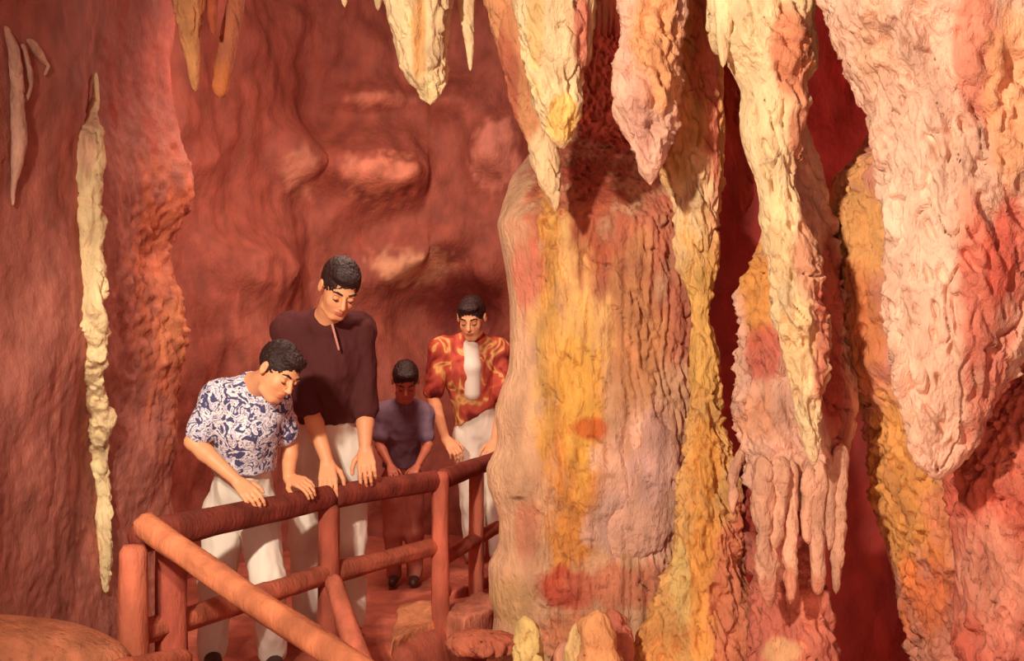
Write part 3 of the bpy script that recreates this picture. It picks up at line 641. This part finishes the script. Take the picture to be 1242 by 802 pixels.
def make_hair(T, R, sc, vox, seed, amp=.006, fringe=0.0):
    H = SDF(vox)
    H.ell(T(0, -.018, .036), np.array((.079, .100, .088)) * sc, R, .01)
    H.ell(T(0, .050, .085), np.array((.056, .040, .022)) * sc, R, .02)
    H.sub(T(0, .125, -.036 - fringe), np.array((.098, .085, .098)) * sc, R, .006)
    H.sub(T(0, .02, -.10), np.array((.12, .075, .075)) * sc, R, .01)
    H.sub(T(0, -.06, -.125), np.array((.13, .12, .070)) * sc, R, .01)
    def g(V, F):
        return V + normals(V, F) * (amp * (0.5 * ridge(V * 60, seed) + fbm(V * 110, 2, seed + 1)))[:, None]
    return H.build(g)
def add_hand(S, wrist, fdir, back, side, sc=1.0, curl=(20, 35, 30), spread=2.5, thumb_curl=15):
    """palm and five fingers; fdir = finger direction, back = direction of the back of the hand, side = +1 when the thumb lies towards fdir x back"""
    w_ = np.array(wrist, float); f = unit(fdir); b = unit(np.array(back) - (np.array(back) @ f) * f); x = np.cross(f, b) * side
    kn = []
    for i, (off, fl) in enumerate(((.030, .088), (.010, .084), (-.010, .088), (-.029, .080))):
        p = w_ + sc * (f * fl + x * off); kn.append(p)
        S.cone(w_ + sc * (f * .012 + x * off * .6), p, .014 * sc, .0115 * sc, .010)
    for i, (p, L) in enumerate(zip(kn, (.040, .045, .042, .033))):
        ang = 0; q = p; dd = unit(f + x * math.tan(math.radians(spread)) * (1.5 - i) * .8)
        for j, (seg, rr) in enumerate(((1.0, .0092), (.68, .0082), (.55, .0072))):
            ang += math.radians(curl[j] + i * 2)
            d = dd * math.cos(ang) - b * math.sin(ang); e = q + d * L * seg * sc
            S.cone(q, e, rr * 1.06 * sc, rr * .95 * sc, .0035); q = e
    t0 = w_ + sc * (f * .020 + x * .022 - b * .006); t1 = t0 + sc * (.040 * unit(f * .65 + x * .75 - b * .2))
    t2 = t1 + sc * .032 * unit(f * .85 + x * .35 - b * .35); t3 = t2 + sc * .024 * unit(f * .8 + x * .1 - b * .55)
    S.cone(t0, t1, .014 * sc, .0115 * sc, .008); S.cone(t1, t2, .0108 * sc, .0098 * sc, .004); S.cone(t2, t3, .0098 * sc, .008 * sc, .003)

SKINC, LIPC = (236, 166, 120), (186, 92, 74)
def person(name, label, J, o):
    """J joints (world), o options; returns the root Empty"""
    fl = (J['ank_l'] + J['ank_r']) / 2; root = empty(name, (fl[0], fl[1], 0)); tag(root, label, 'person')
    vx = o.get('vox', .004); sc = o.get('head', 1.0); b = o.get('build', 1.0)
    S = SDF(vx)
    T, R, ax = add_head(S, J['head'], o['face'], o.get('up', (0, 0, 1)), sc)
    S.cone(T(0, -.022, -.055), J['neck'], .052 * sc, .056 * sc, .02)
    ch, pe = J['chest'], J['pelvis']
    S.cone(J['neck'], ch, .05 * b, .10 * b, .04); S.cone(ch, pe, .11 * b, .10 * b, .04)
    for s_ in 'lr':
        S.cone(J['neck'], J['sh_' + s_], .045 * b, .042 * b, .03)
        S.cone(ch, J['sh_' + s_], .06 * b, .042 * b, .03)
        S.cone(J['sh_' + s_], J['el_' + s_], .044 * b, .036 * b, .02)
        mid = J['el_' + s_] * .72 + J['wr_' + s_] * .28
        S.cone(J['el_' + s_], mid, .036 * b, .038 * b, .01); S.cone(mid, J['wr_' + s_], .038 * b, .026 * b, .012)
        S.cone(pe, J['hip_' + s_], .09 * b, .085 * b, .03)
        S.cone(J['hip_' + s_], J['kn_' + s_], .080 * b, .054 * b, .03); S.cone(J['kn_' + s_], J['ank_' + s_], .054 * b, .036 * b, .02)
        if 'hand_' + s_ in o:
            h = o['hand_' + s_]; add_hand(S, J['wr_' + s_], h['dir'], h['back'], h['side'], h.get('sc', 1.0), h.get('curl', (20, 35, 30)))
        else:
            S.ell(J['wr_' + s_] + unit(J['wr_' + s_] - J['el_' + s_]) * .05, (.03, .03, .05), None, .01)
    V, F = S.build()
    col = np.tile(lin(o.get('skin', SKINC)), (len(V), 1))
    def patch(p, rad, c, st):
        q = (V - p) @ R.T / (np.array(rad) * sc); t = np.clip(1.6 - 1.2 * (q ** 2).sum(1), 0, 1) * st
        col[:] = col * (1 - t[:, None]) + lin(c) * t[:, None]
    patch(T(0, .098, -.063), (.024, .02, .012), LIPC, .8)
    for s_ in (-1, 1): patch(T(s_ * .036, .075, -.03), (.025, .025, .022), (214, 122, 92), .12)
    body = to_parent(mesh_obj('body', V, [F], SKIN, None, col), root)
    def sub_part(nm, V, F, mat):
        m = mesh_obj(nm, V, [F], mat); m.parent = body; return m
    B = SDF(.0025)
    for s_ in (-1, 1):
        B = SDF(.0025); B.cone(T(s_ * .016, .094, .026), T(s_ * .034, .091, .032), .0045 * sc, .0045 * sc, .004).cone(T(s_ * .034, .091, .032), T(s_ * .050, .078, .027), .0045 * sc, .003 * sc, .004)
        sub_part('eyebrow', *B.build(), HAIR)
        B = SDF(.002); B.cone(T(s_ * .020, .090, -.004), T(s_ * .031, .0925, -.008), .0022 * sc, .0028 * sc, .002).cone(T(s_ * .031, .0925, -.008), T(s_ * .043, .087, -.004), .0028 * sc, .002 * sc, .002)
        sub_part('eyelashes', *B.build(), HAIR)
    V, F = make_hair(T, R, sc, .004, 11, o.get('hair_amp', .003), o.get('fringe', 0.0))
    to_parent(mesh_obj('hair', V, [F], HAIR), root)
    # shirt
    g = o.get('shirt_ease', .022); H = SDF(.006)
    H.cone(J['neck'] * .75 + ch * .25, ch, .055 * b + g, .115 * b + g, .05); H.cone(ch, pe, .118 * b + g, .112 * b + g, .05)
    H.cone(pe, pe + (pe - ch) * .3, .112 * b + g, .115 * b + g, .04)
    for s_ in 'lr':
        H.cone(J['neck'], J['sh_' + s_], .045 * b + g * .4, .048 * b + g * .8, .04); H.cone(ch, J['sh_' + s_], .08 * b + g, .050 * b + g, .05)
        sl = o.get('sleeve', .9); e = J['sh_' + s_] * (1 - sl) + J['el_' + s_] * sl
        H.cone(J['sh_' + s_], e, .052 * b + g * .7, .046 * b + g * .6, .02)
        d = unit(J['el_' + s_] - J['sh_' + s_])
    H.cut(*o['hem'])
    H.sub(T(0, -.02, -.04) * .35 + J['neck'] * .65 + np.array([0, -.0, .045]), (.062 * b, .062 * b, .055 * b), None, .01)
    V, F = H.build(folds(o.get('fold', .006), (13, 13, 8), 5))
    shirt = to_parent(mesh_obj('shirt', V, [F], o['shirt']), root)
    # trousers
    Q = SDF(.006)
    Q.cone(pe, pe * .72 + ch * .28, .118 * b, .115 * b, .03)
    for s_ in 'lr':
        Q.cone(pe, J['hip_' + s_], .105 * b, .100 * b, .04)
        Q.cone(J['hip_' + s_], J['kn_' + s_], .096 * b, .074 * b, .03); Q.cone(J['kn_' + s_], J['ank_' + s_], .074 * b, .062 * b, .02)
    V, F = Q.build(folds(.006, (12, 12, 5), 8))
    to_parent(mesh_obj('trousers', V, [F], o['trousers']), root)
    for s_ in 'lr':
        K = SDF(.006); a = J['ank_' + s_]; td = o.get('toe', np.array((0, -1, 0))); a0 = np.array((a[0], a[1], .045))
        K.cone(a0, a0 + td * .14 * b + np.array((0, 0, -.010)), .042 * b, .034 * b, .02).cone(a0 - td * .04 * b, a0, .034 * b, .04 * b, .01); K.cut((0, 0, .008), (0, 0, -1))
        V, F = K.build(); to_parent(mesh_obj('shoe', V, [F], SHOE), root)
    return root, T, R, body, shirt

def P_(d): return {k: at(*v) for k, v in d.items()}
# the tall man
J = P_(dict(head=(412, 349, 4.40), neck=(397, 388, 4.58), chest=(398, 440, 4.66), pelvis=(400, 530, 4.80), sh_l=(351, 402, 4.62), sh_r=(434, 401, 4.66),
            el_l=(376, 497, 4.56), wr_l=(397, 560, 4.48), el_r=(443, 500, 4.68), wr_r=(443, 545, 4.62),
            hip_l=(378, 550, 4.80), hip_r=(422, 550, 4.80), kn_l=(371, 655, 4.76), kn_r=(424, 655, 4.78), ank_l=(374, 750, 4.80), ank_r=(428, 750, 4.82)))
man, T, R, mb, ms = person('person', 'tall dark-haired man in a loose dark shirt and white trousers leaning over the railing', J,
    dict(face=(.30, -.74, -.62), up=(.12, 0, 1), head=1.0, build=1.0, shirt=DARKSHIRT, trousers=WHITE, hem=(at(400, 512, 4.7), (0.03, 0.1, -1)), sleeve=.95, vox=.004,
         hand_l=dict(dir=(.12, -.55, -.80), back=(.1, -.75, .6), side=-1, curl=(12, 30, 28)), hand_r=dict(dir=(.15, -.6, -.7), back=(.0, -.7, .6), side=1, curl=(14, 30, 28))))
B = SDF(.003); B.cone(at(403, 394, 4.49), at(411, 424, 4.475), .006, .005, .004)
V, F = B.build(); o_ = to_parent(mesh_obj('undershirt_edge', V, [F], plain_mat('pale_pink_cotton', (206, 140, 126), 0.8, 0.2)), man); o_['label'] = 'pale open collar edge'

# the boy
J = P_(dict(head=(338, 450, 3.98), neck=(307, 470, 4.10), chest=(298, 512, 4.14), pelvis=(294, 590, 4.28), sh_l=(268, 484, 4.06), sh_r=(330, 486, 4.16),
            el_l=(234, 536, 4.04), wr_l=(288, 584, 4.02), el_r=(352, 540, 4.30), wr_r=(350, 580, 4.28),
            hip_l=(275, 618, 4.32), hip_r=(312, 618, 4.30), kn_l=(262, 705, 4.30), kn_r=(325, 705, 4.18), ank_l=(256, 790, 4.36), ank_r=(330, 790, 4.30)))
boy, T, R, bb, bs = person('person', 'boy in a blue and white swirl-print shirt bending over the railing beside the corner post', J,
    dict(face=(.62, -.55, -.56), up=(.35, 0, 1), head=.90, build=.88, shirt=SWIRL, trousers=WHITE, hem=(at(298, 572, 4.2), (0.0, 0.1, -1)), sleeve=.72, vox=.004, toe=np.array((.4, -.9, 0)), fold=.004,
         hand_l=dict(dir=(.62, -.45, -.45), back=(-.1, -.5, .85), side=-1, sc=.86, curl=(14, 32, 28)), hand_r=dict(dir=(.75, -.5, -.15), back=(.0, -.5, .85), side=1, sc=.86, curl=(16, 32, 28))))

# person in the red and yellow shirt, deeper in the passage
J = P_(dict(head=(572, 385, 6.15), neck=(572, 412, 6.25), chest=(566, 445, 6.3), pelvis=(582, 515, 6.4), sh_l=(536, 425, 6.25), sh_r=(602, 425, 6.35),
            el_l=(524, 480, 6.2), wr_l=(540, 532, 6.1), el_r=(612, 480, 6.3), wr_r=(600, 535, 6.2),
            hip_l=(570, 530, 6.4), hip_r=(600, 530, 6.4), kn_l=(574, 612, 6.35), kn_r=(604, 612, 6.4), ank_l=(576, 670, 6.4), ank_r=(606, 670, 6.4)))
third, T, R, tb, ts = person('person', 'person in an open red and yellow print shirt over a white undershirt behind the railing', J,
    dict(face=(-.15, -.85, -.45), head=1.0, build=.98, shirt=ALOHA, trousers=WHITE, hem=(at(574, 506, 6.3), (0.62, 0.0, -1)), sleeve=.9, vox=.006,
         hand_l=dict(dir=(.5, -.6, -.5), back=(0, -.5, .85), side=-1, sc=1.0), hand_r=dict(dir=(-.2, -.6, -.5), back=(0, -.5, .85), side=1, sc=1.0)))
B = SDF(.005); B.cone(at(571, 418, 6.215), at(572, 445, 6.195), .050, .056, .02).cone(at(572, 445, 6.195), at(573, 476, 6.22), .056, .05, .02)
V, F = B.build(); o_ = to_parent(mesh_obj('undershirt', V, [F], WHITE), third); o_['label'] = 'white undershirt front'
# child in the shade
J = P_(dict(head=(492, 462, 5.62), neck=(490, 492, 5.72), chest=(488, 515, 5.75), pelvis=(488, 570, 5.8), sh_l=(466, 502, 5.7), sh_r=(512, 502, 5.75),
            el_l=(460, 540, 5.65), wr_l=(474, 566, 5.55), el_r=(520, 540, 5.7), wr_r=(506, 566, 5.55),
            hip_l=(478, 585, 5.8), hip_r=(499, 585, 5.8), kn_l=(477, 648, 5.8), kn_r=(502, 648, 5.8), ank_l=(478, 696, 5.82), ank_r=(503, 696, 5.82)))
child, T, R, cb, cs = person('person', 'small child in a dull blue shirt standing in the shade behind the railing', J,
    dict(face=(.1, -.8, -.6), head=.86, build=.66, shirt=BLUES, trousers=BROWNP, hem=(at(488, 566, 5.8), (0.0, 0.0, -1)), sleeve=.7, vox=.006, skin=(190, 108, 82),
         hand_l=dict(dir=(.2, -.7, -.3), back=(0, -.3, .9), side=-1, sc=.7), hand_r=dict(dir=(-.2, -.7, -.3), back=(0, -.3, .9), side=1, sc=.7)))
